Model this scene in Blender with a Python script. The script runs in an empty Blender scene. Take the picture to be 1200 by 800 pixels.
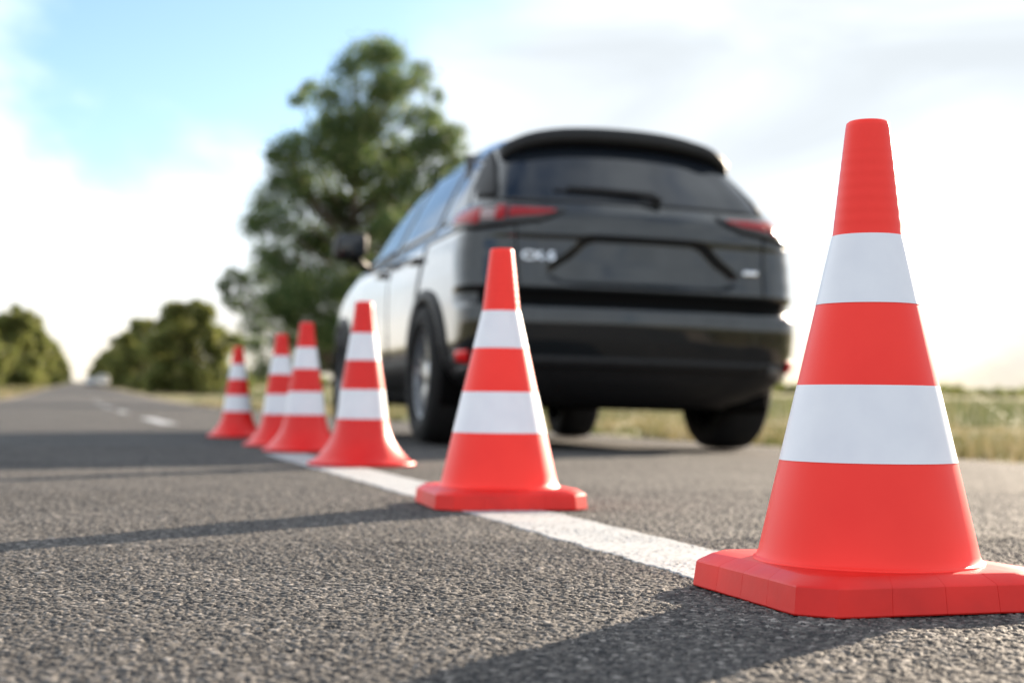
import bpy, bmesh, math, random
import numpy as np
from mathutils import Vector, Matrix
random.seed(7)
rng = np.random.default_rng(11)
S = bpy.context.scene
C = S.collection
PI = math.pi

# ------------------------------------------------------------------ helpers
def new_obj(name, verts, faces, mat=None, parent=None, smooth=True, mats=None, midx=None):
    me = bpy.data.meshes.new(name)
    me.from_pydata([tuple(map(float, v)) for v in verts], [], [tuple(map(int, f)) for f in faces])
    if smooth:
        me.polygons.foreach_set('use_smooth', [True] * len(me.polygons))
    for m in (mats or ([mat] if mat else [])):
        me.materials.append(m)
    if midx is not None:
        me.polygons.foreach_set('material_index', midx)
    me.update()
    o = bpy.data.objects.new(name, me)
    C.objects.link(o)
    if parent: o.parent = parent
    return o

def np_obj(name, V, Q, mat, parent=None, smooth=True):
    """fast mesh from numpy: V (n,3), Q (m,k) faces"""
    me = bpy.data.meshes.new(name)
    k = Q.shape[1]
    me.vertices.add(len(V)); me.vertices.foreach_set('co', np.ascontiguousarray(V, dtype=np.float32).ravel())
    me.loops.add(Q.size); me.loops.foreach_set('vertex_index', np.ascontiguousarray(Q, dtype=np.int32).ravel())
    me.polygons.add(len(Q)); me.polygons.foreach_set('loop_start', np.arange(0, Q.size, k, dtype=np.int32))
    me.update(calc_edges=True)
    if smooth: me.polygons.foreach_set('use_smooth', np.ones(len(Q), dtype=bool))
    me.materials.append(mat)
    o = bpy.data.objects.new(name, me); C.objects.link(o)
    if parent: o.parent = parent
    return o

def empty(name, loc, rz=0.0):
    o = bpy.data.objects.new(name, None); C.objects.link(o)
    o.empty_display_size = .1
    o.location = loc; o.rotation_euler = (0, 0, rz)
    return o

def tag(o, label=None, cat=None, group=None, kind=None):
    if label: o['label'] = label
    if cat: o['category'] = cat
    if group: o['group'] = group
    if kind: o['kind'] = kind
    return o

def copy_tree(o, parent=None):
    c = o.copy(); C.objects.link(c)
    if parent: c.parent = parent
    for ch in list(o.children): copy_tree(ch, c)
    return c

def lathe(prof, n=96, close_top=True, close_bottom=False):
    V, F = [], []
    for r, z in prof:
        for i in range(n):
            a = 2 * PI * i / n
            V.append((r * math.cos(a), r * math.sin(a), z))
    for j in range(len(prof) - 1):
        for i in range(n):
            F.append((j * n + i, j * n + (i + 1) % n, (j + 1) * n + (i + 1) % n, (j + 1) * n + i))
    if close_top: F.append(tuple((len(prof) - 1) * n + i for i in range(n)))
    if close_bottom: F.append(tuple(reversed(range(n))))
    return V, F

def grid_faces(nr, nc, off=0, wrap=False):
    F = []
    for j in range(nr - 1):
        for i in range(nc - 1 if not wrap else nc):
            a = off + j * nc + i; b = off + j * nc + (i + 1) % nc
            F.append((a, b, b + nc, a + nc))
    return F

def box_vf(x0, x1, y0, y1, z0, z1, bev=0.0):
    bm = bmesh.new()
    bmesh.ops.create_cube(bm, size=1)
    for v in bm.verts:
        v.co = Vector(((x0 + x1) / 2 + v.co.x * (x1 - x0), (y0 + y1) / 2 + v.co.y * (y1 - y0), (z0 + z1) / 2 + v.co.z * (z1 - z0)))
    if bev: bmesh.ops.bevel(bm, geom=bm.edges[:], offset=bev, segments=3, affect='EDGES', profile=.5)
    bm.verts.index_update()
    r = [v.co.copy() for v in bm.verts], [[v.index for v in f.verts] for f in bm.faces]
    bm.free(); return r

def merge(*vfs):
    V, F = [], []
    for v, f in vfs:
        o = len(V); V += list(v); F += [[i + o for i in q] for q in f]
    return V, F

def tube(pts, rads, n=8):
    V, F = [], []
    pts = [Vector(p) for p in pts]
    for i, p in enumerate(pts):
        d = (pts[min(i + 1, len(pts) - 1)] - pts[max(i - 1, 0)]).normalized()
        a = d.orthogonal().normalized(); b = d.cross(a)
        for k in range(n):
            t = 2 * PI * k / n
            V.append(p + (a * math.cos(t) + b * math.sin(t)) * rads[i])
    F = grid_faces(len(pts), n, wrap=True)
    F.append(list(range(n))[::-1]); F.append([(len(pts) - 1) * n + k for k in range(n)])
    return V, F

# ------------------------------------------------------------------ materials
def mat(name, color=(.5, .5, .5), rough=.5, metal=0.0, coat=0.0, spec=.5, coat_rough=.05):
    m = bpy.data.materials.new(name); m.use_nodes = True
    b = m.node_tree.nodes['Principled BSDF']
    b.inputs['Base Color'].default_value = (*color, 1)
    b.inputs['Roughness'].default_value = rough
    b.inputs['Metallic'].default_value = metal
    b.inputs['Coat Weight'].default_value = coat
    b.inputs['Coat Roughness'].default_value = coat_rough
    b.inputs['Specular IOR Level'].default_value = spec
    return m

def N(m, t, **kw):
    n = m.node_tree.nodes.new(t)
    for k, v in kw.items(): setattr(n, k, v)
    return n

def noisy(m, c1, c2, scale, detail=6, lo=.3, hi=.7, bump=0.0, bump_scale=None, bdist=.001, rough=None):
    nt = m.node_tree; b = nt.nodes['Principled BSDF']
    tc = N(m, 'ShaderNodeTexCoord')
    n = N(m, 'ShaderNodeTexNoise'); n.inputs['Scale'].default_value = scale; n.inputs['Detail'].default_value = detail
    nt.links.new(tc.outputs['Object'], n.inputs['Vector'])
    r = N(m, 'ShaderNodeValToRGB')
    r.color_ramp.elements[0].position = lo; r.color_ramp.elements[0].color = (*c1, 1)
    r.color_ramp.elements[1].position = hi; r.color_ramp.elements[1].color = (*c2, 1)
    nt.links.new(n.outputs['Fac'], r.inputs['Fac']); nt.links.new(r.outputs['Color'], b.inputs['Base Color'])
    if rough:
        mr = N(m, 'ShaderNodeMapRange'); mr.inputs['To Min'].default_value = rough[0]; mr.inputs['To Max'].default_value = rough[1]
        nt.links.new(n.outputs['Fac'], mr.inputs['Value']); nt.links.new(mr.outputs['Result'], b.inputs['Roughness'])
    if bump:
        n2 = N(m, 'ShaderNodeTexNoise'); n2.inputs['Scale'].default_value = bump_scale or scale; n2.inputs['Detail'].default_value = 4
        nt.links.new(tc.outputs['Object'], n2.inputs['Vector'])
        bp = N(m, 'ShaderNodeBump'); bp.inputs['Strength'].default_value = bump; bp.inputs['Distance'].default_value = bdist
        nt.links.new(n2.outputs['Fac'], bp.inputs['Height']); nt.links.new(bp.outputs['Normal'], b.inputs['Normal'])
    return m

M = {}
M['cone'] = noisy(mat('cone_plastic', rough=.38, spec=.32), (.92, .026, .017), (1.0, .042, .028), 7, lo=.3, hi=.7, bump=.25, bump_scale=60, bdist=.0006, rough=(.34, .5))
M['plate'] = noisy(mat('cone_base_plastic', rough=.4, spec=.35), (.60, .010, .007), (.88, .024, .016), 11, lo=.3, hi=.75, bump=.4, bump_scale=90, bdist=.0006, rough=(.3, .55))
M['cone_dark'] = noisy(mat('old_cone_plastic', rough=.4, spec=.35), (.66, .010, .008), (.76, .018, .014), 8, rough=(.32, .5))
M['band'] = noisy(mat('reflective_white', rough=.38, spec=.5), (.72, .735, .80), (.77, .785, .84), 30, bump=.1, bump_scale=700, bdist=.0003)
M['paint'] = mat('grey_car_paint', (.013, .0165, .0195), .2, .5, 1.0, coat_rough=.02)
M['paint'].node_tree.nodes['Principled BSDF'].inputs['Coat IOR'].default_value = 1.55
M['paint'].node_tree.nodes['Principled BSDF'].inputs['Specular IOR Level'].default_value = .1
M['gloss_black'] = mat('gloss_black', (.006, .006, .008), .2, 0, .3)
M['plastic'] = noisy(mat('black_plastic', rough=.55, spec=.3), (.008, .008, .009), (.014, .014, .015), 40)
M['glass'] = mat('tinted_glass', (.010, .013, .018), .05, 0, 0, spec=.55)
M['red_lens'] = mat('red_lens', (.30, .003, .008), .3, 0, .0, spec=.3)
M['reflector'] = mat('red_reflector', (.75, .008, .012), .25, 0, .3)
M['clear_lens'] = mat('clear_lens', (.30, .22, .22), .3, .2, .0)
M['chrome'] = mat('chrome', (.75, .76, .78), .15, 1)
M['satin'] = mat('satin_trim', (.10, .10, .10), .3, .3, .5)
M['rubber'] = noisy(mat('tyre_rubber', rough=.8, spec=.25), (.010, .010, .011), (.018, .018, .018), 30)
M['rim'] = mat('grey_rim', (.42, .44, .47), .28, .8, .4)
M['liner'] = mat('arch_liner', (.004, .004, .004), .95, spec=.1)
M['silver'] = mat('silver_car_paint', (.5, .55, .6), .3, .6, 1)
M['white_paint'] = mat('white_car_paint', (.85, .84, .82), .25, 0, 1)
M['bark'] = noisy(mat('bark', rough=.9), (.07, .055, .04), (.14, .115, .09), 12, bump=.6, bdist=.02)

def leaf_mat(name, cols, trans=.35):
    m = bpy.data.materials.new(name); m.use_nodes = True; nt = m.node_tree
    b = nt.nodes['Principled BSDF']; out = nt.nodes['Material Output']
    g = N(m, 'ShaderNodeNewGeometry'); r = N(m, 'ShaderNodeValToRGB')
    els = r.color_ramp.elements
    while len(els) < len(cols): els.new(.5)
    for i, c in enumerate(cols):
        els[i].position = i / (len(cols) - 1); els[i].color = (*c, 1)
    nt.links.new(g.outputs['Random Per Island'], r.inputs['Fac'])
    nt.links.new(r.outputs['Color'], b.inputs['Base Color'])
    b.inputs['Roughness'].default_value = .55; b.inputs['Specular IOR Level'].default_value = .35
    t = N(m, 'ShaderNodeBsdfTranslucent'); nt.links.new(r.outputs['Color'], t.inputs['Color'])
    mx = N(m, 'ShaderNodeMixShader'); mx.inputs[0].default_value = trans
    nt.links.new(b.outputs[0], mx.inputs[1]); nt.links.new(t.outputs[0], mx.inputs[2]); nt.links.new(mx.outputs[0], out.inputs[0])
    return m
M['leaf'] = leaf_mat('poplar_leaves', [(.045, .09, .035), (.075, .13, .045), (.12, .17, .06), (.20, .23, .09)], .55)
M['leaf2'] = leaf_mat('row_tree_leaves', [(.09, .12, .035), (.14, .17, .045), (.19, .21, .06), (.27, .25, .09)], .55)
def patchy(m, scale):
    nt = m.node_tree; r = [n for n in nt.nodes if n.type == 'VALTORGB'][0]; g = [n for n in nt.nodes if n.type == 'NEW_GEOMETRY'][0]
    tc = N(m, 'ShaderNodeTexCoord'); n = N(m, 'ShaderNodeTexNoise'); n.inputs['Scale'].default_value = scale; n.inputs['Detail'].default_value = 3
    nt.links.new(tc.outputs['Object'], n.inputs['Vector'])
    mr = N(m, 'ShaderNodeMapRange'); mr.inputs['From Min'].default_value = .35; mr.inputs['From Max'].default_value = .65
    mr.inputs['To Min'].default_value = -.05; mr.inputs['To Max'].default_value = .85; nt.links.new(n.outputs['Fac'], mr.inputs['Value'])
    a = N(m, 'ShaderNodeMath', operation='MULTIPLY_ADD'); a.inputs[1].default_value = .42
    nt.links.new(g.outputs['Random Per Island'], a.inputs[0]); nt.links.new(mr.outputs['Result'], a.inputs[2]); nt.links.new(a.outputs[0], r.inputs['Fac'])
    return m
M['grass'] = patchy(leaf_mat('verge_grass', [(.05, .08, .022), (.10, .12, .04), (.19, .165, .08), (.32, .265, .15)], .3), .7)
M['crop'] = patchy(leaf_mat('field_crop', [(.05, .075, .03), (.09, .115, .045), (.14, .155, .07), (.24, .22, .12)], .3), .12)

# asphalt: per-stone tone comes from the mesh close up, from a cell pattern farther away
def asphalt(name, use_attr):
    m = mat(name, rough=.8, spec=.2); nt = m.node_tree; b = nt.nodes['Principled BSDF']
    tc = N(m, 'ShaderNodeTexCoord')
    if use_attr:
        src = N(m, 'ShaderNodeAttribute'); src.attribute_name = 'tone'; out = src.outputs['Fac']
    else:
        v = N(m, 'ShaderNodeTexVoronoi'); v.inputs['Scale'].default_value = 200
        nt.links.new(tc.outputs['Object'], v.inputs['Vector'])
        sp = N(m, 'ShaderNodeSeparateColor'); nt.links.new(v.outputs['Color'], sp.inputs[0])
        pw = N(m, 'ShaderNodeMath', operation='POWER'); pw.inputs[1].default_value = 2.8; nt.links.new(sp.outputs[0], pw.inputs[0]); out = pw.outputs[0]
        bp = N(m, 'ShaderNodeBump'); bp.inputs['Strength'].default_value = 1.0; bp.inputs['Distance'].default_value = .004
        mm = N(m, 'ShaderNodeMath', operation='SUBTRACT'); mm.inputs[0].default_value = 1
        nt.links.new(v.outputs['Distance'], mm.inputs[1])
        nt.links.new(mm.outputs[0], bp.inputs['Height']); nt.links.new(bp.outputs['Normal'], b.inputs['Normal'])
    r = N(m, 'ShaderNodeValToRGB'); e = r.color_ramp.elements
    e[0].position = 0; e[0].color = (.022, .023, .026, 1)
    e[1].position = 1; e[1].color = (.29, .268, .248, 1)
    x = e.new(.45); x.color = (.085, .08, .077, 1)
    x = e.new(.8); x.color = (.14, .129, .12, 1)
    nt.links.new(out, r.inputs['Fac'])
    big = N(m, 'ShaderNodeTexNoise'); big.inputs['Scale'].default_value = 1.9; big.inputs['Detail'].default_value = 8; big.inputs['Roughness'].default_value = .62
    nt.links.new(tc.outputs['Object'], big.inputs['Vector'])
    mr = N(m, 'ShaderNodeMapRange'); mr.inputs['From Min'].default_value = .3; mr.inputs['From Max'].default_value = .7
    mr.inputs['To Min'].default_value = .72; mr.inputs['To Max'].default_value = 1.12
    nt.links.new(big.outputs['Fac'], mr.inputs['Value'])
    mu = N(m, 'ShaderNodeVectorMath', operation='SCALE')
    nt.links.new(r.outputs['Color'], mu.inputs[0]); nt.links.new(mr.outputs['Result'], mu.inputs['Scale'])
    nt.links.new(mu.outputs[0], b.inputs['Base Color'])
    return m
M['asphalt_near'] = asphalt('asphalt_stones', True)
M['asphalt'] = asphalt('asphalt_road', False)
M['line'] = noisy(mat('road_paint', rough=.6), (.10, .10, .10), (.35, .36, .37), 110, detail=9, lo=.34, hi=.47, bump=.5, bump_scale=160, bdist=.001)
M['gravel'] = noisy(mat('gravel_shoulder', rough=.95, spec=.2), (.16, .13, .10), (.30, .25, .2), 25, bump=1, bump_scale=40, bdist=.02)
M['field'] = noisy(mat('field_ground', rough=.95, spec=.1), (.075, .09, .035), (.26, .22, .12), .35, detail=9, lo=.35, hi=.65, bump=.8, bump_scale=4, bdist=.08)

# ------------------------------------------------------------------ ground
def camber(X):
    return -.014 * np.clip(np.asarray(X, dtype=float) - .85, 0, 5)

def rise(Y):
    Y = np.asarray(Y, dtype=float); s = .0122
    return np.where(Y < 25, 0, np.where(Y < 85, s * (Y - 25) ** 2 / 120, s * (Y - 55)))

ys = np.concatenate([np.arange(-60, 0, 3.), np.arange(0, 40, .5), np.arange(40, 120, 2), np.arange(120, 400, 8), np.geomspace(400, 4000, 30)])
# terrain sheet, to the horizon
pos = np.concatenate([np.arange(4.6, 12, .35), np.arange(12, 30, 1.), np.geomspace(30, 3500, 34)])
neg = -np.concatenate([np.arange(3.3, 12, .5), np.geomspace(12, 3500, 36)])
xs = np.sort(np.concatenate([neg, [-3.1, -1, .7, 2.5, 4.3], pos]))
XX, YY = np.meshgrid(xs, ys)
ZZ = rise(YY) - .06 + camber(XX)
off = np.clip(np.where(XX > 0, XX - 4.5, -3.2 - XX), 0, None)
und = (np.sin(XX * 1.7 + YY * .6) + np.sin(XX * .53 - YY * 1.3 + 2) + np.sin(YY * .31 + XX * 2.9)) / 3
ZZ = ZZ + np.clip(off / 1.5, 0, 1) * (.06 + .045 * und) + np.clip(off / 60, 0, 1) * .25
V = np.stack([XX.ravel(), YY.ravel(), ZZ.ravel()], 1)
Q = np.array(grid_faces(len(ys), len(xs)))
tag(np_obj('ground', V, Q, M['field']), kind='structure')

def strip(name, x0, x1, m, y0=None, y1=None, dz=0., hole=None, nx=8, kind='structure'):
    yy = ys if y0 is None else np.linspace(y0, y1, max(2, int((y1 - y0) / .5) + 1))
    xx = np.linspace(x0, x1, nx)
    V, F = [], []
    for y in yy:
        for x in xx: V.append((x, y, float(rise(y)) + dz + float(camber(x))))
    F = grid_faces(len(yy), len(xx))
    o = new_obj(name, V, F, m); return tag(o, kind=kind)
RX0, RX1 = -2.75, 4.15
strip('road', RX0, RX1, M['asphalt'], dz=-.007)
# gravel shoulders, slightly ragged outer edge
for (a, b, nm) in ((RX1, RX1 + .55, 'gravel_shoulder'), (RX0 - .55, RX0, 'gravel_shoulder')):
    V, F = [], []
    for y in ys:
        j = .12 * math.sin(y * 2.1) + .08 * math.sin(y * 5.3 + 1)
        for k in range(5):
            t = k / 4
            x = a + (b - a) * t
            if nm and (k == 4 and a > 0): x += j
            if k == 0 and a < 0: x += j
            V.append((x, y, float(rise(y)) + float(camber(x)) - .012 - .02 * (t if a > 0 else 1 - t)))
    tag(new_obj(nm, V, grid_faces(len(ys), 5), M['gravel']), kind='structure')

# -- real stone relief near the camera
def hsh(i, j, k):
    h = (i.astype(np.int64) * 374761393 + j.astype(np.int64) * 668265263 + k * 2147483647 + 1013904223) & 0xffffffff
    h = ((h ^ (h >> 13)) * 1274126177) & 0xffffffff
    h = ((h ^ (h >> 16)) * 2246822519) & 0xffffffff
    h = h ^ (h >> 15)
    return (h & 0xffffff) / float(0xffffff)

def stones(X, Y, cell):
    ci = np.floor(X / cell).astype(np.int64); cj = np.floor(Y / cell).astype(np.int64)
    best = np.full(X.shape, 9.); second = np.full(X.shape, 9.)
    bi = ci.copy(); bj = cj.copy(); bx = np.zeros(X.shape); by = np.zeros(X.shape)
    for di in (-1, 0, 1):
        for dj in (-1, 0, 1):
            i = ci + di; j = cj + dj
            ox = X / cell - (i + .08 + .84 * hsh(i, j, 1)); oy = Y / cell - (j + .08 + .84 * hsh(i, j, 2))
            d = np.hypot(ox, oy)
            closer = d < best
            second = np.where(closer, best, np.minimum(second, d))
            best = np.where(closer, d, best)
            bi = np.where(closer, i, bi); bj = np.where(closer, j, bj); bx = np.where(closer, ox, bx); by = np.where(closer, oy, by)
    edge = np.clip((second - best) / .42, 0, 1)
    dome = np.sqrt(np.clip(edge * (2 - edge), 0, 1))
    tilt = bx * (hsh(bi, bj, 5) - .5) * 1.3 + by * (hsh(bi, bj, 6) - .5) * 1.3
    return dome, hsh(bi, bj, 3), hsh(bi, bj, 4), tilt

def relief(X, Y):
    X = X + .0009 * np.sin(Y * 911 + 3 * np.sin(X * 517)); Y = Y + .0009 * np.sin(X * 877 + 2 * np.sin(Y * 613))
    d1, h1, t1, k1 = stones(X, Y, .0039)
    d2, h2, t2, k2 = stones(X + 5.3, Y + 2.7, .0072)
    a = d1 * ((.1 + .9 * h1) * .0025 + k1 * .0012)
    b = d2 * ((.4 + .6 * h2) * .0027 + k2 * .0016)
    use = (h2 > .74) & (b > a)
    h = np.where(use, b, a)
    tone = np.where(use, t2, t1)
    dd = np.where(use, d2, d1)
    tone = np.clip(.1 + .9 * tone ** 1.25, 0, 1) * np.clip((dd - .35) / .3, 0, 1)
    und = .0011 * (np.sin(X * 31 + Y * 11) + np.sin(Y * 43 - X * 17))
    return h - .002 + und * .5 + camber(X), tone

def near_patch(x0, x1, y0, y1, step, name):
    nx = int((x1 - x0) / step) + 1; ny = int((y1 - y0) / step) + 1
    X, Y = np.meshgrid(np.linspace(x0, x1, nx), np.linspace(y0, y1, ny))
    H, T = relief(X, Y)
    T = T * np.interp(Y, [2.2, 3.2, 3.21], [1, .97, .90])
    e_ = -.007 + camber(X); H[0] = e_[0]; H[-1] = e_[-1]; H[:, 0] = e_[:, 0]; H[:, -1] = e_[:, -1]
    V = np.stack([X.ravel(), Y.ravel(), H.ravel()], 1)
    a = (np.arange(ny - 1)[:, None] * nx + np.arange(nx - 1)[None, :]).ravel()
    Q = np.stack([a, a + 1, a + 1 + nx, a + nx], 1)
    o = np_obj(name, V, Q, M['asphalt_near'], smooth=False)
    at = o.data.attributes.new('tone', 'FLOAT', 'POINT'); at.data.foreach_set('value', T.ravel().astype(np.float32))
    tag(o, kind='structure'); return o
near_patch(-.2, 1.42, .86, 1.95, .0013, 'road_surface')
near_patch(-.35, 2.3, 1.95, 3.2, .0021, 'road_surface')
near_patch(-.75, 3.4, 3.2, 6.2, .0029, 'road_surface')

def paint_line(y0, y1, near):
    x0, x1 = .66, .815
    if near:
        st = .0014 if y1 < 2.6 else .0036
        nx = int((x1 - x0) / st); ny = int((y1 - y0) / st)
        X, Y = np.meshgrid(np.linspace(x0, x1, nx), np.linspace(y0, y1, ny))
        H, T = relief(X, Y)
        e = .0025 * np.sin(Y * 37) + .0015 * np.sin(Y * 171 + 2) + .002 * (hsh(np.floor(Y / .004), Y * 0, 9) - .5)
        X = np.where(X < x0 + .01, X + e, X); X = np.where(X > x1 - .01, X + e * .7, X)
        H = np.maximum(H, -.0008) * .45 + .0011
        H[0, :] = H[-1, :] = -.004; H[:, 0] = H[:, -1] = -.004
        V = np.stack([X.ravel(), Y.ravel(), H.ravel()], 1)
        a = (np.arange(ny - 1)[:, None] * nx + np.arange(nx - 1)[None, :]).ravel()
        o = np_obj('centre_line', V, np.stack([a, a + 1, a + 1 + nx, a + nx], 1), M['line'])
        return tag(o, kind='structure')
    return strip('centre_line', x0, x1, M['line'], y0, y1, dz=-.003, nx=3)
paint_line(1.192, 2.42, True); paint_line(2.42, 5.35, True)
for k in range(1, 6): paint_line(1.2 + 11.05 * k, 5.4 + 11.05 * k, False)

# ------------------------------------------------------------------ cones
def prof_band(r0, z0, r1, z1, t=.0004):
    p = []
    n = 8
    for i in range(n + 1):
        u = i / n; p.append((r0 + (r1 - r0) * u + t, z0 + (z1 - z0) * u + (.0006 if i == 0 else -.0006 if i == n else 0)))
    return p

def make_square_cone():
    t = empty('traffic_cone', (0, 0, 0))
    R = lambda z: .1130 - (z - .03) * .2300 if z < .37 else .035 - (z - .37) * .115
    p = [(.1152, .0345), (.115, .0375), (.1131, .0382), (.1118, .0395)]
    z = .045
    while z < .372: p.append((R(z), z)); z += .012
    z = .376
    while z < .474:
        g = .00015 * (1 if math.sin((z - .376) * 2 * PI / .0125) > 0 else 0) * (1 if z < .455 else .3)
        p.append((R(z) + g, z)); z += .00208
    p += [(.0225, .4785), (.0218, .4825), (.0195, .4845), (.013, .485), (.010, .478), (.0095, .44)]
    V, F = lathe(p, 128, close_top=True)
    rr = random.Random(3)
    new_obj('body', V, F, M['cone'], t)
    # base plate: square, cut corners, shallow panels, bevelled shoulder
    h = .142; ch = .028
    out = []
    cs = [(-h, -h), (h, -h), (h, h), (-h, h)]
    for k in range(4):
        a = Vector(cs[k]); b = Vector(cs[(k + 1) % 4]); d = (b - a).normalized(); nrm = Vector((d.y, -d.x))
        s = a + d * ch; e = b - d * ch
        L = (e - s).length
        for i in range(4):
            for u, dp in ((0.004, 0), (.5, .0009), (.996, 0)):
                out.append(s + d * L * (i + u) / 4 + nrm * dp)
            if i < 3: out.append(s + d * L * (i + 1) / 4 - nrm * .0007)
    n = len(out); V = []
    lv = [(1., 0.001, .0), (1., 0.0, .0015), (1.0, 0.003, .0255), (.99, .0045, .0275), (1, .0175, .0350), (1, .0195, .0358), (1, .05, .0362)]
    for s, ins, z in lv:
        for q in out:
            l = q.length; V.append((q.x * (1 - ins / l * 1.15), q.y * (1 - ins / l * 1.15), z))
    F = grid_faces(len(lv), n, wrap=True); F.append([(len(lv) - 1) * n + i for i in range(n)]); F.append(list(range(n))[::-1])
    pl = new_obj('base_plate', V, F, M['plate'], t, smooth=True)
    try: pl.data.set_sharp_from_angle(angle=math.radians(28))
    except Exception: pass
    for z0, z1 in ((.136, .2135), (.2945, .3665)):
        V, F = lathe(prof_band(R(z0), z0, R(z1), z1), 128, False)
        new_obj('reflective_band', V, F, M['band'], t)
    return t

def make_flared_cone():
    t = empty('traffic_cone', (0, 0, 0))
    pts = [(.158, 0), (.163, .003), (.163, .011), (.155, .013), (.147, .016), (.132, .03), (.115, .05), (.1, .071), (.0905, .09), (.084, .11), (.079, .13), (.0745, .155), (.066, .2305),
           (.052, .318), (.0385, .402), (.0290, .47), (.0285, .488), (.026, .495), (.02, .498), (.012, .499), (.011, .47)]
    V, F = lathe(pts, 96, True)
    new_obj('body', V, F, M['cone_dark'], t)
    def R(z):
        q = sorted([(b, a) for a, b in pts[5:17]])
        return float(np.interp(z, [b for b, a in q], [a for b, a in q]))
    for z0, z1 in ((.141, .2305), (.318, .402)):
        V, F = lathe(prof_band(R(z0), z0, R(z1), z1), 96, False)
        new_obj('reflective_band', V, F, M['band'], t)
    return t
G = 'traffic cones lined up along the painted road line'
c1 = make_square_cone(); c1.location = (.775, 1.318, .0008)
tag(c1, 'big sharp red cone nearest the camera with square base plate, at the right', 'traffic cone', G)
c2 = copy_tree(c1); c2.location = (.768, 2.64, .0008); c2.rotation_euler.z = math.radians(-4)
tag(c2, 'red cone with square base plate just behind the nearest cone, before the car bumper')
c3 = make_flared_cone(); c3.location = (.833, 4.36, .0005); c3.rotation_euler.z = .3
tag(c3, 'red cone with flared round foot closest of the flared ones, beside the rear wheel', 'traffic cone', G)
for (x, y, l) in ((.85, 5.62, 'flared red cone overlapping the left side of another, second of the flared ones'),
                  (.872, 6.5, 'flared red cone half hidden between two others, third of the flared ones'),
                  (.852, 8.12, 'smallest and farthest flared red cone at the left end of the row')):
    c = copy_tree(c3); c.location = (x, y, -.006 if y > 6.2 else .0005); tag(c, l)
c3.children[0]

# ------------------------------------------------------------------ car
ZW = ([.22, .30, .38, .5, .7, .85, .95, 1.02, 1.08, 1.15, 1.3, 1.45, 1.55, 1.61, 1.65, 1.672, 1.68], [.62, .80, .875, .900, .905, .905, .90, .89, .865, .828, .765, .69, .63, .57, .46, .3, .05])
ZR = ([.20, .26, .33, .40, .46, .52, .6, .668, .682, .69, .752, .765, .80, .9, 1.0, 1.03, 1.08, 1.13, 1.16, 1.2, 1.3, 1.4, 1.5, 1.56, 1.6, 1.64, 1.665, 1.68],
      [.30, .17, .10, .06, .035, .012, .0, .004, .02, .075, .085, .04, .052, .072, .082, .076, .088, .11, .14, .18, .275, .37, .46, .53, .60, .8, 1.1, 1.6])
ZF = ([.20, .35, .5, .7, .8, .9, .98, 1.03, 1.07, 1.12, 1.2, 1.3, 1.4, 1.5, 1.58, 1.63, 1.66, 1.68], [4.3, 4.48, 4.55, 4.54, 4.5, 4.4, 4.15, 3.85, 3.5, 3.25, 3.1, 2.9, 2.68, 2.42, 2.18, 2.0, 1.85, 1.75])
ZRX = ([.2, .5, 1.0, 1.15, 1.3, 1.6, 1.68], [.34, .36, .34, .30, .24, .22, .03])
ZRY = ([.2, .5, 1.0, 1.15, 1.3, 1.6, 1.68], [.30, .32, .30, .34, .36, .5, .03])
ZFX = ([.2, .7, 1.0, 1.1, 1.3, 1.6, 1.68], [.45, .45, .5, .55, .4, .25, .03])
ZFY = ([.2, .7, .9, 1.0, 1.1, 1.3, 1.6, 1.68], [.55, .6, .7, .8, .6, .4, .3, .03])
ZB = ([.2, .7, 1.0, 1.2, 1.6, 1.68], [.05, .06, .06, .06, .05, .01])
def ip(T, z): return float(np.interp(z, T[0], T[1]))
def pr(z):
    w, y0, y1 = ip(ZW, z), ip(ZR, z), ip(ZF, z)
    rx = min(ip(ZRX, z), w * .8); ry = ip(ZRY, z); fx = min(ip(ZFX, z), w * .8); fy = ip(ZFY, z); b = ip(ZB, z)
    return w, y0, y1, rx, ry, fx, fy, b
def xs_(w, y): return w * (1 - (.058 if y < 2.1 else .028) * abs((y - 2.1) / 2.3) ** 3)
def recess(x, z):
    hw = float(np.interp(z, [.775, .785, .80, .825, .855, .885, .92, .96, .99, 1.012, 1.025], [.30, .39, .455, .505, .505, .47, .415, .37, .34, .30, .24]))
    inx = np.clip((hw - abs(x)) / .05, 0, 1)
    inz = np.clip((z - .775) / .03, 0, 1) * np.clip((1.022 - z) / .014, 0, 1)
    k = inx * inz
    return .042 * k * k * (3 - 2 * k)
def pt(z, t):
    w, y0, y1, rx, ry, fx, fy, b = pr(z)
    ya = y0 + b + ry; yb = y1 - b - fy
    wr = xs_(w, ya); wf = xs_(w, yb)
    if t < .3:
        x = (wr - rx) * t / .3; return x, y0 + b * (x / (wr - rx)) ** 2 + recess(x, z)
    if t < .45:
        a = (t - .3) / .15 * PI / 2; e = .85
        return (wr - rx) + rx * math.sin(a) ** e, y0 + b + ry * (1 - math.cos(a) ** e)
    if t < .85:
        y = ya + (yb - ya) * (t - .45) / .4; return xs_(w, y), y
    if t < .95:
        a = (t - .85) / .1 * PI / 2
        return (wf - fx) + fx * math.cos(a), yb + fy * math.sin(a)
    x = (wf - fx) * (1 - t) / .05
    return x, y1 - b * (x / (wf - fx)) ** 2
def side_x(y, z):
    w, y0, y1, rx, ry, fx, fy, b = pr(z)
    ya = y0 + b + ry; yb = y1 - b - fy
    if y < ya:
        c = max(0, min(1, 1 - (y - y0 - b) / ry)) ** (1 / .85); return xs_(w, ya) - rx + rx * math.sqrt(max(0, 1 - c * c)) ** .85
    if y > yb:
        s = max(0, min(1, (y - yb) / fy)); return xs_(w, yb) - fx + fx * math.sqrt(max(0, 1 - s * s))
    return xs_(w, y)
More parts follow.
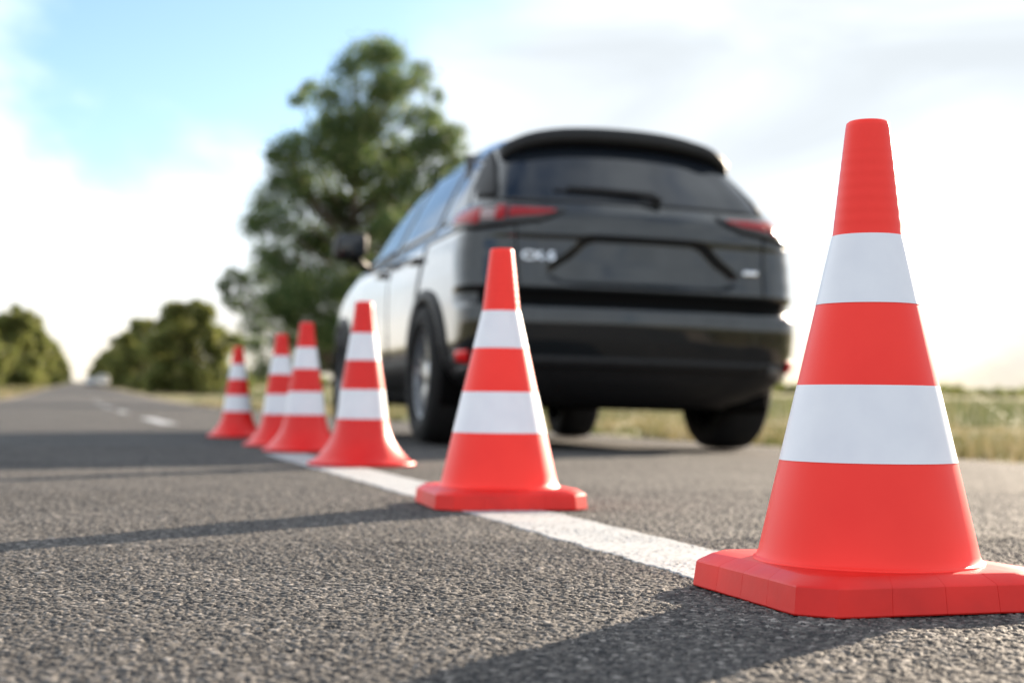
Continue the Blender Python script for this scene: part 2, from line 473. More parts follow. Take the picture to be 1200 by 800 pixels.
def rear_y(x, z):
    w, y0, y1, rx, ry, fx, fy, b = pr(z); ya = y0 + b + ry; wr = xs_(w, ya); ax = abs(x)
    if ax < wr - rx: return y0 + b * (ax / (wr - rx)) ** 2 + recess(ax, z)
    s = max(0, min(1, (ax - wr + rx) / rx)) ** (1 / .85)
    return y0 + b + ry * (1 - math.sqrt(max(0, 1 - s * s)) ** .85)

def thick_patch(P, nr, nc, d):
    """closed shell: P outer grid points, inner copy moved by d (list of vectors)"""
    V = list(P) + [p + q for p, q in zip(P, d)]
    F = grid_faces(nr, nc); n = nr * nc
    F += [[i + n for i in reversed(f)] for f in F]
    ring = [i for i in range(nc)] + [j * nc + nc - 1 for j in range(1, nr)] + [(nr - 1) * nc + i for i in range(nc - 2, -1, -1)] + [j * nc for j in range(nr - 2, 0, -1)]
    for a, b in zip(ring, ring[1:] + ring[:1]): F.append([b, a, a + n, b + n])
    return V, F
def quad_uv(c, nu, nv):
    (a, b, cc, d) = [Vector(p) for p in c]  # bl, br, tr, tl
    out = []
    for j in range(nv):
        v = j / (nv - 1)
        for i in range(nu):
            u = i / (nu - 1); out.append((a * (1 - u) + b * u) * (1 - v) + (d * (1 - u) + cc * u) * v)
    return out
def side_patch(corners, sgn, off, nu=16, nv=10, th=.012):
    P = [Vector((sgn * (side_x(q.x, q.y) + off), q.x, q.y)) for q in quad_uv(corners, nu, nv)]
    return thick_patch(P, nv, nu, [Vector((-sgn * th, 0, 0))] * len(P))
def rear_patch(corners, off, nu=24, nv=10, th=.012):
    P = [Vector((q.x, rear_y(q.x, q.y) - off, q.y)) for q in quad_uv(corners, nu, nv)]
    return thick_patch(P, nv, nu, [Vector((0, th, 0))] * len(P))

def make_car(name, paint, detail=True, zs=1.0):
    t = empty(name, (0, 0, 0))
    dz = .0115 if detail else .05
    z1_ = np.arange(.445, 1.2, dz); z2_ = np.concatenate([np.arange(1.2, 1.6, dz * 1.7), [1.61, 1.625, 1.64, 1.652, 1.662, 1.67, 1.676, 1.68]])
    lo = np.arange(.215, .446, dz * 2); lo = np.append(lo, .445)
    if detail: tt = np.concatenate([np.linspace(0, .3, 46), np.linspace(.3, .45, 18)[1:], np.linspace(.45, .85, 100)[1:], np.linspace(.85, .95, 14)[1:], np.linspace(.95, 1, 6)[1:]])
    else: tt = np.concatenate([np.linspace(0, .3, 8), np.linspace(.3, .45, 5)[1:], np.linspace(.45, .85, 30)[1:], np.linspace(.85, .95, 5)[1:], np.linspace(.95, 1, 3)[1:]])
    AX = ((.94, .36), (3.64, .36))
    def shell(zz, cap):
        V, F = [], []
        nc = len(tt) * 2 - 2
        for z in zz:
            h = [pt(z, q) for q in tt]
            for x, y in h: V.append((x, y, z))
            for x, y in h[-2:0:-1]: V.append((-x, y, z))
        for f in grid_faces(len(zz), nc, wrap=True):
            c = sum((Vector(V[i]) for i in f), Vector()) / 4
            if abs(c.x) > .6 and any(math.hypot(c.y - a, c.z - b) < .395 for a, b in AX): continue
            F.append(f)
        if cap: F.append([(len(zz) - 1) * nc + i for i in range(nc)])
        return V, F
    V, F = shell(np.concatenate([z1_, z2_]), True)
    body = new_obj('body', V, F, paint, t)
    V, F = shell(lo, False)
    new_obj('lower_cladding', V, F, M['plastic'], t)
    V, F = merge(box_vf(-.78, .78, .35, 4.2, .225, .33, .02), box_vf(-.45, .35, .38, .75, .2, .26, .03))
    new_obj('underbody', V, F, M['liner'], t)
    # glass
    V, F = rear_patch(((-.695, 1.195), (.695, 1.195), (.59, 1.575), (-.59, 1.575)), .004, 40 if detail else 8, 18 if detail else 4)
    rw = new_obj('rear_window', V, F, M['glass'], t)
    wins = (((1.92, 1.07), (3.02, 1.045), (2.40, 1.46), (1.86, 1.545)), ((.93, 1.095), (1.85, 1.072), (1.79, 1.548), (.98, 1.52)), ((.42, 1.14), (.86, 1.105), (.90, 1.50), (.66, 1.42)))
    for s in (-1, 1):
        for w in wins:
            V, F = side_patch(w, s, .005); new_obj('side_window', V, F, M['glass'], t)
        for w in (((.36, 1.05), (3.1, 1.02), (3.1, 1.04), (.36, 1.085)),):
            V, F = side_patch(w, s, .006, 60, 3, .014); new_obj('belt_trim', V, F, M['gloss_black'], t)
    # lights
    for s in (-1, 1):
        def lamp(t_in, t_out, z_lo, z_hi, off, nt=26, nz=7):
            P = []
            for j in range(nz):
                v = j / (nz - 1)
                for i in range(nt):
                    u = i / (nt - 1); tq = t_in + (t_out - t_in) * u
                    zl = z_lo(u); zh = z_hi(u); z = zl + (zh - zl) * v
                    z += .02 if z > 1 else 0; x, y = pt(z, tq); x2, y2 = pt(z, tq + .003); n = Vector((y2 - y, -(x2 - x), 0)).normalized()
                    bulge = off * (1 - .3 * abs(2 * v - 1) ** 2)
                    P.append(Vector((s * (x + n.x * bulge), y + n.y * bulge, z)))
            return thick_patch(P, nz, nt, [Vector((-s * .01, .014, 0))] * len(P))
        V, F = lamp(.232, .475, lambda u: 1.125 - .10 * math.sin(min(1, u * 1.4) * PI / 2) + .05 * max(0, u - .75) * 4, lambda u: 1.146 + .022 * math.sin(u * PI) - .03 * max(0, u - .8) * 5, .02)
        hs = new_obj('tail_light', V, F, M['gloss_black'], t)
        V, F = lamp(.258, .34, lambda u: 1.116 - .038 * u, lambda u: 1.134 + .004 * u, .025)
        new_obj('lens', V, F, M['red_lens'], hs)
        V, F = lamp(.36, .385, lambda u: 1.068, lambda u: 1.132, .026, 8)
        new_obj('lens', V, F, M['clear_lens'], hs)
        V, F = lamp(.385, .455, lambda u: 1.050 + .018 * u, lambda u: 1.138 - .01 * u, .026, 10)
        new_obj('lens', V, F, M['red_lens'], hs)
        V, F = lamp(.345, .36, lambda u: 1.068, lambda u: 1.147, .027, 4)
        new_obj('lens', V, F, M['red_lens'], hs)
        # bumper reflector and corner trim
        V, F = lamp(.385 if s > 0 else .40, .455 if s > 0 else .43, lambda u: .40 + .01 * u, lambda u: .462, .022, 10)
        new_obj('reflector', V, F, M['reflector'], t)
        V, F = lamp(.34, .46, lambda u: .385 - .05 * u, lambda u: .425 - .06 * u if u > .0 else .425, .010, 16)
        new_obj('corner_trim', V, F, M['satin'], t)
    # spoiler over the glass
    P = []
    nu = 56; rows = []
    for i in range(nu):
        u = -1 + 2 * i / (nu - 1); x = .615 * u
        zt = 1.655 - .035 * u * u - .085 * u ** 4; zb = zt - .10 + .02 * abs(u) ** 3
        yb = rear_y(x * .985, zb); b = yb - .06 + .05 * u ** 6
        rows.append([(x, yb + .06, zb), (x, yb - .02, zb + .004), (x, b, zb + .016), (x, b - .008, zb + .045), (x, b + .004, zt - .012), (x, b + .03, zt), (x * .97, yb + .10, zt + .006), (x * .95, yb + .30, zt - .02)])
    for j in range(8):
        for i in range(nu): P.append(Vector(rows[i][j]))
    F = grid_faces(8, nu)
    F.append([j * nu for j in range(8)]); F.append([j * nu + nu - 1 for j in reversed(range(8))])
    sp = new_obj('spoiler', P, F, M['plastic'] if detail else paint, t)
    if detail:
        # side fins of the spoiler down the glass edges
        for s in (-1, 1):
            V, F = rear_patch(((s * .70, 1.22), (s * .765, 1.22), (s * .68, 1.56), (s * .60, 1.56)), .018, 6, 12, .03)
            new_obj('glass_fin', V, F, M['plastic'], t)
        # wiper
        def gp(x, z, o=.03): return Vector((x, rear_y(x, z) - o, z))
        V, F = merge(tube([gp(.10, 1.215, .02), gp(.06, 1.25, .04), gp(-.05, 1.262), gp(-.2, 1.272), gp(-.36, 1.275)], [.022, .02, .015, .012, .008]),
                     tube([gp(.0, 1.245, .012), gp(-.2, 1.255, .012), gp(-.42, 1.262, .012)], [.008, .011, .006]))
        new_obj('rear_wiper', V, F, M['plastic'], t)
        # tailgate handle strip above the recess, gap strip
        V, F = rear_patch(((-.28, 1.018), (.28, 1.018), (.28, 1.032), (-.28, 1.032)), .012, 20, 4, .03)
        new_obj('tailgate_handle', V, F, M['gloss_black'], t)
        V, F = rear_patch(((-.8, .69), (.8, .69), (.8, .755), (-.8, .755)), .002, 40, 5, .02)
        new_obj('bumper_gap', V, F, M['liner'], t)
        for s in (-1, 1):
            V, F = rear_patch(((s * .625, .745), (s * .633, .745), (s * .645, 1.06), (s * .637, 1.06)), .002, 3, 20, .01)
            new_obj('tailgate_seam', V, F, M['liner'], t)
        # underside ridge
        V, F = rear_patch(((-.62, .395), (.62, .395), (.64, .43), (-.64, .43)), .02, 30, 5, .04)
        new_obj('bumper_ridge', V, F, M['plastic'], t)
        # antenna fin
        V, F = lathe([(.032, 0), (.028, .02), (.014, .05), (.004, .062)], 16)
        V = [(v[0] * .5, v[1] * 1.8 - v[2] * .5 + .95, v[2] + 1.655) for v in V]
        new_obj('antenna', V, F, M['gloss_black'], t)
        # badges
        def text(s, x0, z0, h, dy):
            cu = bpy.data.curves.new('badge', 'FONT'); cu.body = s; cu.size = h; cu.extrude = .002; cu.offset = .0012
            o = bpy.data.objects.new('badge_text', cu); C.objects.link(o)
            bpy.context.view_layer.update()
            me = bpy.data.meshes.new_from_object(o.evaluated_get(bpy.context.evaluated_depsgraph_get()))
            bpy.data.objects.remove(o)
            vs = [(v.co.x * 1.25 + x0, rear_y(v.co.x * 1.25 + x0, z0 + v.co.y) - .006 - v.co.z, z0 + v.co.y) for v in me.vertices]
            fs = [list(p.vertices) for p in me.polygons]
            bpy.data.meshes.remove(me)
            o = new_obj('badge', vs, fs, M['chrome'], t, smooth=False); return o
        text('CX-5', -.615, .90, .058, 0)
        V, F = rear_patch(((.52, .872), (.60, .872), (.605, .9), (.525, .9)), .006, 8, 3, .01)
        new_obj('badge', V, F, M['chrome'], t)
    # doors (thin panels set on the side), handles, arch trims, mirrors
    for s in (-1, 1):
        if detail:
            for y0, y1, y0b in ((1.93, 3.02, 1.93), (1.0, 1.915, 1.34)):
                V, F = side_patch(((y0b, .45), (y1, .45), (y1, 1.035), (y0, 1.045)), s, .006, 30, 20, .012)
                d = new_obj('door', V, F, paint, t)
                yh = y0 + .12
                V, F = box_vf(s * (side_x(yh, .98) + .005) - .02, s * (side_x(yh, .98) + .005) + .035 * s + .0 - .0, yh, yh + .2, .955, .985, .008) if s > 0 else box_vf(-side_x(yh, .98) - .04, -side_x(yh, .98) + .015, yh, yh + .2, .955, .985, .008)
                new_obj('door_handle', V, F, M['gloss_black'], d)
        for (ay, az) in AX:
            nA = 40 if detail else 12; rs = [(.372, -.10), (.372, .016), (.395, .02), (.435, .016), (.44, .0)]
            V = []
            for i in range(nA):
                a = -.30 + (PI + .6) * i / (nA - 1)
                for r, o in rs:
                    y = ay + r * math.cos(a); z = max(.21, az + r * math.sin(a)); V.append((s * (side_x(y, z) + o), y, z))
            new_obj('wheel_arch_trim', V, grid_faces(nA, len(rs)), M['plastic'], t)
            V = []
            for i in range(nA):
                a = -.5 + (PI + 1.) * i / (nA - 1)
                for x in (.5, .7, .9 if az else .9): V.append((s * x * (.985 if x > .8 else 1), ay + .384 * math.cos(a), max(.2, az + .384 * math.sin(a))))
            F = grid_faces(nA, 3)
            n0 = len(V)
            for i in range(nA): pass
            F.append([i * 3 for i in range(nA)])
            new_obj('arch_liner', V, F, M['liner'], t)
        V, F = box_vf(-.105, .105, -.09, .09, -.085, .085, .045)
        V = [(s * (1.005 + v[0] + .0), 2.78 + v[1] + .25 * abs(v[0] + .1) * 0 + (v[2] * -.1), 1.205 + v[2] - v[0] * .12) for v in V]
        mir = new_obj('side_mirror', V, F, M['plastic'], t)
        V, F = tube([(s * .87, 2.86, 1.07), (s * .93, 2.83, 1.11), (s * 1.0, 2.79, 1.15)], [.03, .028, .03])
        new_obj('mirror_arm', V, F, M['plastic'], mir)
        V, F = box_vf(s * 1.005 - .085, s * 1.005 + .085, 2.675, 2.692, 1.14, 1.27, .006)
        new_obj('mirror_glass', V, F, M['chrome'] if not detail else M['glass'], mir)
    # wheels
    for (ay, az) in AX:
        for s in (-1, 1):
            w = empty('wheel', (s * .797, ay, .362)); w.parent = t; w.rotation_euler.z = math.radians(-3) if ay > 2 else 0
            tp = [(.238, -.12), (.245, -.128), (.29, -.134), (.335, -.126), (.354, -.105), (.36, -.06), (.362, -.02), (.362, .02), (.36, .06), (.354, .105), (.335, .126), (.29, .134), (.245, .126), (.238, .11)]
            V, F = lathe(tp, 72 if detail else 24, False)
            rot = lambda V: [(s * v[2], v[0], v[1]) for v in V]
            new_obj('tyre', rot(V), F, M['rubber'], w)
            # rim: barrel, lip, five split spokes, hub
            parts = [lathe([(.24, -.1), (.24, .095), (.236, .104), (.226, .1), (.224, .08), (.215, -.02), (.2, -.08)], 48, False)]
            for k in range(5):
                for dth in (-.15, .15):
                    a = 2 * PI * k / 5 + .3; a2 = a + dth * 1.3; a1 = a + dth * .5
                    p0 = Vector((.05 * math.cos(a1), .05 * math.sin(a1), .075)); p1 = Vector((.228 * math.cos(a2), .228 * math.sin(a2), .088))
                    d = (p1 - p0).normalized(); n_ = Vector((-d.y, d.x, 0)).normalized()
                    vs = []
                    for p, hw in ((p0, .02), (p1, .0135)):
                        for q in (-1, 1):
                            vs.append(p + n_ * hw * q); vs.append(p + n_ * hw * q * .9 - Vector((0, 0, .035)))
                    parts.append((vs, [[0, 2, 6, 4], [1, 5, 7, 3], [0, 4, 5, 1], [2, 3, 7, 6], [0, 1, 3, 2], [4, 6, 7, 5]]))
            parts.append(lathe([(.062, .03), (.062, .078), (.05, .088), (.02, .09)], 24))
            V, F = merge(*parts)
            new_obj('rim', rot(V), F, M['rim'], w, smooth=False)
            V, F = lathe([(.238, -.075), (.238, -.06), (.19, .0), (.1, .014), (.1, .03), (.02, .03)], 32, True, True)
            new_obj('brake_disc', rot(V), F, M['liner'], w)
    # front lights and grille (away from the camera)
    if detail:
        def fy(x, z):
            w, y0, y1, rx, ry, fx, fy_, b = pr(z); yb = y1 - b - fy_; wf = xs_(w, yb); ax = abs(x)
            if ax < wf - fx: return y1 - b * (ax / (wf - fx)) ** 2
            c = min(1, (ax - wf + fx) / fx); return yb + fy_ * math.sqrt(max(0, 1 - c * c))
        for s in (-1, 1):
            P = [Vector((s * q.x, fy(q.x, q.y) + .006, q.y)) for q in quad_uv(((.45, .74), (.80, .76), (.80, .86), (.45, .80)), 10, 5)]
            V, F = thick_patch(P, 5, 10, [Vector((0, -.02, 0))] * len(P)); new_obj('headlight', V, F, M['clear_lens'], t)
        P = [Vector((q.x, fy(q.x, q.y) + .006, q.y)) for q in quad_uv(((-.30, .5), (.30, .5), (.42, .8), (-.42, .8)), 16, 6)]
        V, F = thick_patch(P, 6, 16, [Vector((0, -.02, 0))] * len(P)); new_obj('grille', V, F, M['gloss_black'], t)
    for o in [t] + list(t.children_recursive):
        if o.type == 'MESH' and o.parent.name.split('.')[0] != 'wheel':
            for v in o.data.vertices:
                if v.co.z > 1.2: v.co.z = 1.2 + (v.co.z - 1.2) * .945
    return t

car = make_car('parked_car', M['paint'])
car.location = (2.6, 6.40, -.0285); car.rotation_euler = (0, .014, math.radians(-1.0))
tag(car, 'dark grey SUV parked beside the line of cones, seen from behind', 'car')
far = make_car('distant_car', M['silver'], detail=False)
far.location = (2.25, 262, float(rise(262))); tag(far, 'silver blue car far down the road, left of the white one', 'car', 'cars far down the road')
far2 = make_car('distant_car', M['white_paint'], detail=False)
far2.location = (3.6, 222, float(rise(222))); far2.scale = (1.05, 1.05, 1.15)
tag(far2, 'white car far down the road, right of the silver one', 'car', 'cars far down the road')

# ------------------------------------------------------------------ trees
def leaves(centres, per, size, flat=.85):
    """centres: list of (x,y,z,r). returns quads scattered in uneven clumps"""
    P = []
    for (x, y, z, r) in centres:
        k = int(per * (r ** 1.9))
        sub = rng.normal(size=(max(3, k // 24), 3)); sub /= np.linalg.norm(sub, axis=1)[:, None]
        sub *= (r * rng.uniform(.35, 1.0, (len(sub), 1)))
        sel = rng.integers(0, len(sub), k)
        pts = sub[sel] + rng.normal(size=(k, 3)) * r * .30
        P.append(pts * [1, 1, flat] + [x, y, z])
    P = np.concatenate(P); n = len(P)
    a = rng.normal(size=(n, 3)); a /= np.linalg.norm(a, axis=1)[:, None]
    b = rng.normal(size=(n, 3)); b -= (a * b).sum(1)[:, None] * a; b /= np.linalg.norm(b, axis=1)[:, None]
    s = size * rng.uniform(.6, 1.3, (n, 1))
    V = np.stack([P - a * s, P - b * s * .55, P + a * s, P + b * s * .55], 1).reshape(-1, 3)
    return V, np.arange(4 * n).reshape(n, 4)

def tree(name, centres, per, size, leaf, height, trunk_r, trunk_x=0):
    t = empty(name, (0, 0, 0))
    top = Vector((trunk_x, 0, height * .86))
    parts = [tube([(0, 0, -.2), (.05, 0, height * .12), (.02, .05, height * .35), (trunk_x * .5, 0, height * .6), top], [trunk_r * 1.3, trunk_r, trunk_r * .8, trunk_r * .5, trunk_r * .12], 12)]
    for (x, y, z, r) in centres:
        zz = max(height * .1, z - .35 * math.hypot(x, y) - .12 * height)
        k = min(1, zz / height); bx = trunk_x * k
        p0 = Vector((bx, 0, min(zz, height * .8))); p2 = Vector((x, y, z)); p1 = (p0 + p2) / 2 + Vector((0, 0, -.05 * height * random.random()))
        parts.append(tube([p0, p1, p2], [trunk_r * .32, trunk_r * .2, trunk_r * .05], 6))
    V, F = merge(*parts); new_obj('trunk', V, F, M['bark'], t)
    V, Q = leaves(centres, per, size); np_obj('crown', V, Q, leaf, t, smooth=False)
    return t

# big poplar: outline points (photo px -> metres at its own distance), with depth
PX = 35.4
spots = [(420, 62, 22), (452, 72, 26), (490, 78, 14), (462, 110, 26), (408, 95, 22), (385, 120, 22), (359, 98, 11), (368, 135, 20), (432, 140, 34), (503, 100, 11), (500, 130, 14),
         (330, 150, 13), (340, 178, 20), (375, 170, 30), (415, 185, 34), (460, 170, 30), (495, 175, 20), (522, 150, 13), (525, 185, 14), (320, 210, 20), (310, 235, 18),
         (352, 220, 30), (395, 235, 34), (440, 225, 34), (480, 215, 26), (508, 210, 18), (330, 262, 28), (370, 275, 32), (412, 285, 34), (455, 270, 30), (310, 290, 22),
         (295, 320, 20), (335, 310, 28), (275, 325, 14), (375, 330, 32), (420, 335, 32), (460, 320, 28), (285, 350, 18), (320, 350, 26), (355, 372, 26), (400, 378, 30), (440, 370, 28),
         (300, 378, 16), (330, 395, 20), (375, 410, 24), (420, 415, 26), (480, 360, 24), (487, 98, 14), (478, 125, 20), (515, 170, 16), (500, 160, 20), (350, 118, 13), (325, 185, 12), (345, 195, 22), (305, 262, 18), (270, 345, 12), (345, 345, 26), (395, 145, 28), (440, 105, 20), (500, 235, 20), (490, 260, 20), (262, 332, 10), (290, 402, 16), (310, 425, 17), (345, 428, 20), (268, 316, 8), (525, 165, 18), (515, 195, 20), (528, 148, 12), (508, 122, 13), (535, 178, 10),]
cen = []
for x, y, r in spots:
    d = math.sqrt(max(0, 1 - ((x - 410) / 135) ** 2))
    R_ = r / PX * 1.0
    cen.append(((x - 412) / PX, random.uniform(-.9, .9) * 2.6 * d, (470 - y) / PX, R_))
    if r > 22: cen.append(((x - 412 + random.uniform(-12, 12)) / PX, random.uniform(-1, 1) * 3.2 * d, (470 - y + random.uniform(-12, 12)) / PX, R_ * .8))
tb = tree('poplar_tree', cen, 2050, .068, M['leaf'], 12.2, .26)
def at(px, dist):   # photo column, forward distance -> X, Y
    th = math.atan(509 / 1700); u = (px - 600) / 1700
    return dist * (u * math.cos(th) + math.sin(th)), dist * (-u * math.sin(th) + math.cos(th))
x, y = at(412, 48); tb.location = (x, y, float(rise(y))); tb.rotation_euler.z = -math.atan(509 / 1700)
tag(tb, 'tall leafy poplar tree by the right roadside, standing behind the car', 'tree')

def rand_crown(h, w, n, seed, low=.06):
    rr = random.Random(seed); out = []
    for i in range(n):
        z = h * (low + (1 - low) * rr.random() ** .85 * .93)
        k = (z / h)
        lim = w / 2 * math.sqrt(max(.06, 1 - max(0, (k - .35) / .68) ** 2)) * (1 if k > .25 else .88)
        a = rr.uniform(0, 2 * PI); q = lim * math.sqrt(rr.random()) * .86
        out.append((q * math.cos(a), q * math.sin(a), z, rr.uniform(.09, .15) * h * (1 - .45 * k)))
    return out
protos = [tree('roadside_tree', rand_crown(9.5, 8, 42, 1), 1000, .19, M['leaf2'], 9.5, .25),
          tree('roadside_tree', rand_crown(9, 9.5, 46, 2), 1000, .19, M['leaf2'], 9, .25),
          tree('roadside_bush', rand_crown(5, 6, 26, 3, .02), 1800, .15, M['leaf2'], 5, .12)]
used = [False] * 3
def put(pi, X, Y, s, rz, label, group):
    p = protos[pi]
    o = copy_tree(p) if used[pi] else p
    used[pi] = True
    o.location = (X, Y, float(rise(Y)) - .1); o.scale = (s, s, s); o.rotation_euler.z = rz
    tag(o, label, 'bush' if pi == 2 else 'tree', group)
GR, GL = 'trees in a row on the right of the far road', 'trees in a row on the left of the far road'
RT = [(1, 8.7, 118, .86, .2, 'broad green tree right of the far road, nearest of its row behind the small cones'),
      (0, 8.5, 146, .93, 1.4, 'rounded green tree in the right row, second beyond the tall poplar'),
      (1, 8.4, 175, .95, 2.2, 'rounded green tree in the right row, third beyond the tall poplar')]
for a in RT: put(*a, GR)
for i, Yv in enumerate((215, 260, 315, 385, 480, 600, 760)):
    put(i % 2, 8.6, Yv, 1 + .02 * i, i * 1.3, 'far green tree among those closing in on the right of the vanishing road', GR)
LT = [(1, -9.2, 150, .72, .4, 'lower olive tree at the left picture edge, nearest of the left row'),
      (0, -7.6, 178, 1.05, 1.1, 'taller dark green tree behind the lower one at the left picture edge')]
for a in LT: put(*a, GL)
for i, Yv in enumerate((215, 255, 310, 380, 470, 590, 740)):
    put((i + 1) % 2, -6.8, Yv, 1 + .02 * i, i * 1.7 + .5, 'far green tree among those closing in on the left of the vanishing road', GL)
BS = [(268, 85, .45, 'low bush under the left branches of the tall poplar'), (283, 110, .5, 'bush between the row trees and the tall poplar'), (248, 105, .45, 'olive bush at the foot of the right tree row')]
for i, (px, d, s, l) in enumerate(BS):
    X, Y = at(px, d); put(2, X, Y, s, i * 2., l, 'bushes along the right verge')

# far woods: one low mass along the horizon
cw = []
for px in np.arange(-100, 1400, 7.):
    if 60 < px < 118: continue
    d = random.uniform(560, 700); X, Y = at(px, d)
    cw.append((X, Y, float(rise(Y)) + random.uniform(.5, 2.5), random.uniform(2.2, 4.2)))
V, Q = leaves(cw, 22, .8, .8)
tag(np_obj('distant_woods', V, Q, M['leaf2'], smooth=False), 'low dark line of far woods along the horizon beyond the field', 'woods', kind='stuff')

# grass verges
def blades(n, fx, fy, h, name, label, m='grass'):
    X = fx(n); Y = fy(n)
    cl = np.sin(X * 2.3 + Y * .9) + np.sin(Y * 1.7 - X) + rng.normal(size=n) * .6
    keep = cl > -.5; X, Y, cl = X[keep], Y[keep], cl[keep]; n = len(X)
    H = h * rng.uniform(.4, 1.2, n) * (1 + .25 * cl)
    a = rng.uniform(0, 2 * PI, n); w = .006 + .0009 * np.abs(Y); lean = rng.normal(size=(n, 2)) * .35 * H[:, None]
    z0 = rise(Y) - .06 + camber(X)
    A = np.stack([X - w * np.cos(a), Y - w * np.sin(a), z0], 1); B = np.stack([X + w * np.cos(a), Y + w * np.sin(a), z0], 1)
    T = np.stack([X + lean[:, 0], Y + lean[:, 1], z0 + .06 + H], 1)
    V = np.stack([A, B, T], 1).reshape(-1, 3); Q = np.arange(3 * n).reshape(n, 3)
    tag(np_obj(name, V, Q, M[m], smooth=False), label, 'grass', kind='stuff')
blades(90000, lambda n: 4.75 + np.abs(rng.normal(size=n)) * 5, lambda n: 4 + 60 * rng.random(n) ** 1.4, .075, 'grass', 'dry yellow green grass on the verge right of the road')
blades(30000, lambda n: -3.4 - np.abs(rng.normal(size=n)) * 6, lambda n: 30 + 130 * rng.random(n), .2, 'grass', 'dry yellow green grass on the verge left of the road')

blades(70000, lambda n: 10 + 90 * rng.random(n) ** 1.3, lambda n: 12 + 130 * rng.random(n), .42, 'field_crop', 'low green crop growing in the field right of the road', 'crop')
# ------------------------------------------------------------------ light
SUN_AZ = math.radians(52)      # clockwise from +Y (road direction)
SUN_EL = math.radians(16.5)
sd = Vector((math.sin(SUN_AZ) * math.cos(SUN_EL), math.cos(SUN_AZ) * math.cos(SUN_EL), math.sin(SUN_EL)))
sl = bpy.data.lights.new('sun', 'SUN'); sl.energy = 5.0; sl.angle = math.radians(.6); sl.color = (1, .83, .64)
so = bpy.data.objects.new('sun', sl); C.objects.link(so); so.rotation_euler = (-sd).to_track_quat('-Z', 'Y').to_euler(); so.location = (20, 20, 20)

w = bpy.data.worlds.new('World'); S.world = w; w.use_nodes = True; nt = w.node_tree
bg = nt.nodes['Background']; bg.inputs['Strength'].default_value = .11
sky = nt.nodes.new('ShaderNodeTexSky'); sky.sky_type = 'NISHITA'; sky.sun_disc = False
sky.sun_elevation = SUN_EL; sky.sun_rotation = SUN_AZ; sky.air_density = 1.0; sky.dust_density = .8; sky.ozone_density = 2.0
tc = nt.nodes.new('ShaderNodeTexCoord')
mp = nt.nodes.new('ShaderNodeMapping'); mp.inputs['Scale'].default_value = (1, 1, 2.6); mp.inputs['Rotation'].default_value = (.25, .1, .5)
nt.links.new(tc.outputs['Generated'], mp.inputs['Vector'])
no = nt.nodes.new('ShaderNodeTexNoise'); no.inputs['Scale'].default_value = 2.6; no.inputs['Detail'].default_value = 9; no.inputs['Roughness'].default_value = .56; no.inputs['Distortion'].default_value = .5
nt.links.new(mp.outputs[0], no.inputs['Vector'])
def dot(vec):
    d = nt.nodes.new('ShaderNodeVectorMath'); d.operation = 'DOT_PRODUCT'; d.inputs[1].default_value = vec
    nt.links.new(tc.outputs['Generated'], d.inputs[0]); return d.outputs['Value']
def math_(op, a, b=None, c=None):
    n = nt.nodes.new('ShaderNodeMath'); n.operation = op
    for i, v in enumerate((a, b, c)):
        if v is None: continue
        if isinstance(v, (int, float)): n.inputs[i].default_value = v
        else: nt.links.new(v, n.inputs[i])
    return n.outputs[0]
def ddir(az, el):
    a, e = math.radians(az), math.radians(el)
    return dot((math.sin(a) * math.cos(e), math.cos(a) * math.cos(e), math.sin(e)))
# thin bright cloud nearly everywhere, with a gap of blue high on the left and thinner cover behind
gap = nt.nodes.new('ShaderNodeMapRange'); gap.interpolation_type = 'SMOOTHSTEP'
gap.inputs['From Min'].default_value = math.cos(math.radians(16.5)); gap.inputs['From Max'].default_value = math.cos(math.radians(2))
nt.links.new(ddir(4.5, 20), gap.inputs['Value'])
cut = nt.nodes.new('ShaderNodeMapRange'); cut.interpolation_type = 'SMOOTHSTEP'; cut.inputs['From Min'].default_value = -.16; cut.inputs['From Max'].default_value = .03
nt.links.new(dot((1, 0, 0)), cut.inputs['Value'])
front = math_('MULTIPLY', ddir(45, 5), .12)
high = math_('MULTIPLY', math_('MAXIMUM', math_('SUBTRACT', dot((0, 0, 1)), .80), 0), -3)
cover = math_('ADD', math_('ADD', front, high), math_('MULTIPLY', math_('MULTIPLY', gap.outputs['Result'], cut.outputs['Result']), -1.1))
cover = math_('ADD', cover, math_('MULTIPLY', math_('SUBTRACT', no.outputs['Fac'], .25), 2.6))
mr = nt.nodes.new('ShaderNodeMapRange'); mr.interpolation_type = 'SMOOTHSTEP'
mr.inputs['From Min'].default_value = .0; mr.inputs['From Max'].default_value = .85
nt.links.new(math_('ADD', cover, .15), mr.inputs['Value'])
tint = nt.nodes.new('ShaderNodeMix'); tint.data_type = 'RGBA'; tint.blend_type = 'MULTIPLY'; tint.inputs['Factor'].default_value = 1
nt.links.new(sky.outputs[0], tint.inputs['A']); tint.inputs['B'].default_value = (.52, .565, .63, 1)
# unseen clouds behind the camera brightened to light the shaded cone sides
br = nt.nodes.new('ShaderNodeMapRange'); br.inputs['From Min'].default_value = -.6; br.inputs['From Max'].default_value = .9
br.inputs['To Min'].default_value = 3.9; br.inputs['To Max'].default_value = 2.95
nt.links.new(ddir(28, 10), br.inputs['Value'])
warm = nt.nodes.new('ShaderNodeMix'); warm.data_type = 'RGBA'
wm = nt.nodes.new('ShaderNodeMapRange'); wm.interpolation_type = 'SMOOTHSTEP'; wm.inputs['From Min'].default_value = .0; wm.inputs['From Max'].default_value = .11
nt.links.new(dot((0, 0, 1)), wm.inputs['Value']); nt.links.new(wm.outputs['Result'], warm.inputs['Factor'])
warm.inputs['A'].default_value = (1.0, .90, .74, 1); warm.inputs['B'].default_value = (.93, 1.0, 1.06, 1)
cc = nt.nodes.new('ShaderNodeVectorMath'); cc.operation = 'SCALE'; nt.links.new(warm.outputs['Result'], cc.inputs[0])
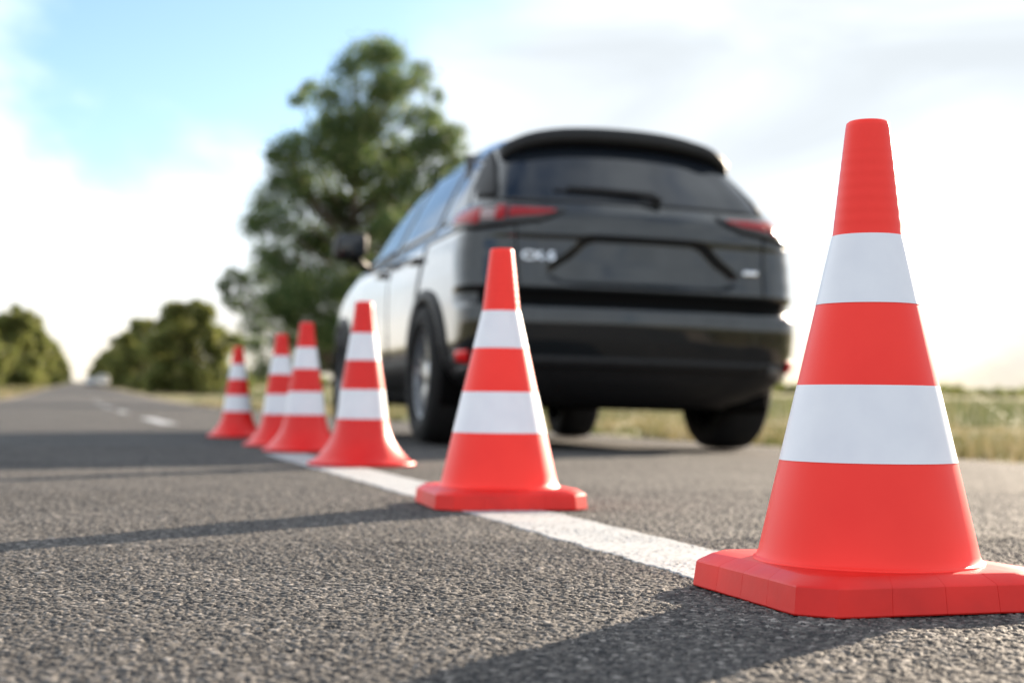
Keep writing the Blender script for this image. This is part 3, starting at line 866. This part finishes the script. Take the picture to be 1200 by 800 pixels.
no2 = nt.nodes.new('ShaderNodeTexNoise'); no2.inputs['Scale'].default_value = 4.2; no2.inputs['Detail'].default_value = 7; no2.inputs['Roughness'].default_value = .5; no2.inputs['Distortion'].default_value = .8
nt.links.new(mp.outputs[0], no2.inputs['Vector'])
shade = nt.nodes.new('ShaderNodeMapRange'); shade.interpolation_type = 'SMOOTHSTEP'
shade.inputs['From Min'].default_value = .3; shade.inputs['From Max'].default_value = .62; shade.inputs['To Min'].default_value = .78; shade.inputs['To Max'].default_value = 1.0
nt.links.new(no2.outputs['Fac'], shade.inputs['Value'])
lf = nt.nodes.new('ShaderNodeMapRange'); lf.interpolation_type = 'SMOOTHSTEP'
lf.inputs['From Min'].default_value = math.cos(math.radians(42)); lf.inputs['From Max'].default_value = math.cos(math.radians(8)); lf.inputs['To Min'].default_value = 0; lf.inputs['To Max'].default_value = 2.2
nt.links.new(ddir(-26, 16), lf.inputs['Value'])
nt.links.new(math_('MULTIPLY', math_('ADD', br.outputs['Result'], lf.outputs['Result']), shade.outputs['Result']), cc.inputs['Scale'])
cl = nt.nodes.new('ShaderNodeMix'); cl.data_type = 'RGBA'
nt.links.new(mr.outputs['Result'], cl.inputs['Factor'])
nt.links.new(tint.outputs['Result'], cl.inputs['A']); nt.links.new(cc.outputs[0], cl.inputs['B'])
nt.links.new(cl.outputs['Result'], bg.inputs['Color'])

# ------------------------------------------------------------------ camera
cam = bpy.data.cameras.new('camera'); co = bpy.data.objects.new('camera', cam); C.objects.link(co); S.camera = co
cam.sensor_width = 36; cam.lens = 36 * 1700 / 1200; cam.clip_start = .02; cam.clip_end = 9000
th = math.atan(509 / 1700); p = math.atan(74 / 1700); roll = .012
fwd = Vector((math.sin(th) * math.cos(p), math.cos(th) * math.cos(p), math.sin(p)))
right = Vector((math.cos(th), -math.sin(th), 0)); up_ = right.cross(fwd)
# picture turned slightly clockwise
r2 = right * math.cos(roll) + up_ * math.sin(roll); u2 = -right * math.sin(roll) + up_ * math.cos(roll)
m4 = Matrix((r2, u2, -fwd)).transposed().to_4x4(); m4.translation = Vector((0, 0, .19))
co.matrix_world = m4
cam.dof.use_dof = True; cam.dof.focus_distance = 1.44; cam.dof.aperture_fstop = 4.8; cam.dof.aperture_blades = 0

S.render.engine = 'CYCLES'
S.cycles.use_denoising = True
S.cycles.max_bounces = 8; S.cycles.transparent_max_bounces = 8
S.view_settings.view_transform = 'Standard'; S.view_settings.look = 'None'
S.view_settings.exposure = 1.82; S.view_settings.gamma = 1; S.view_settings.use_curve_mapping = False
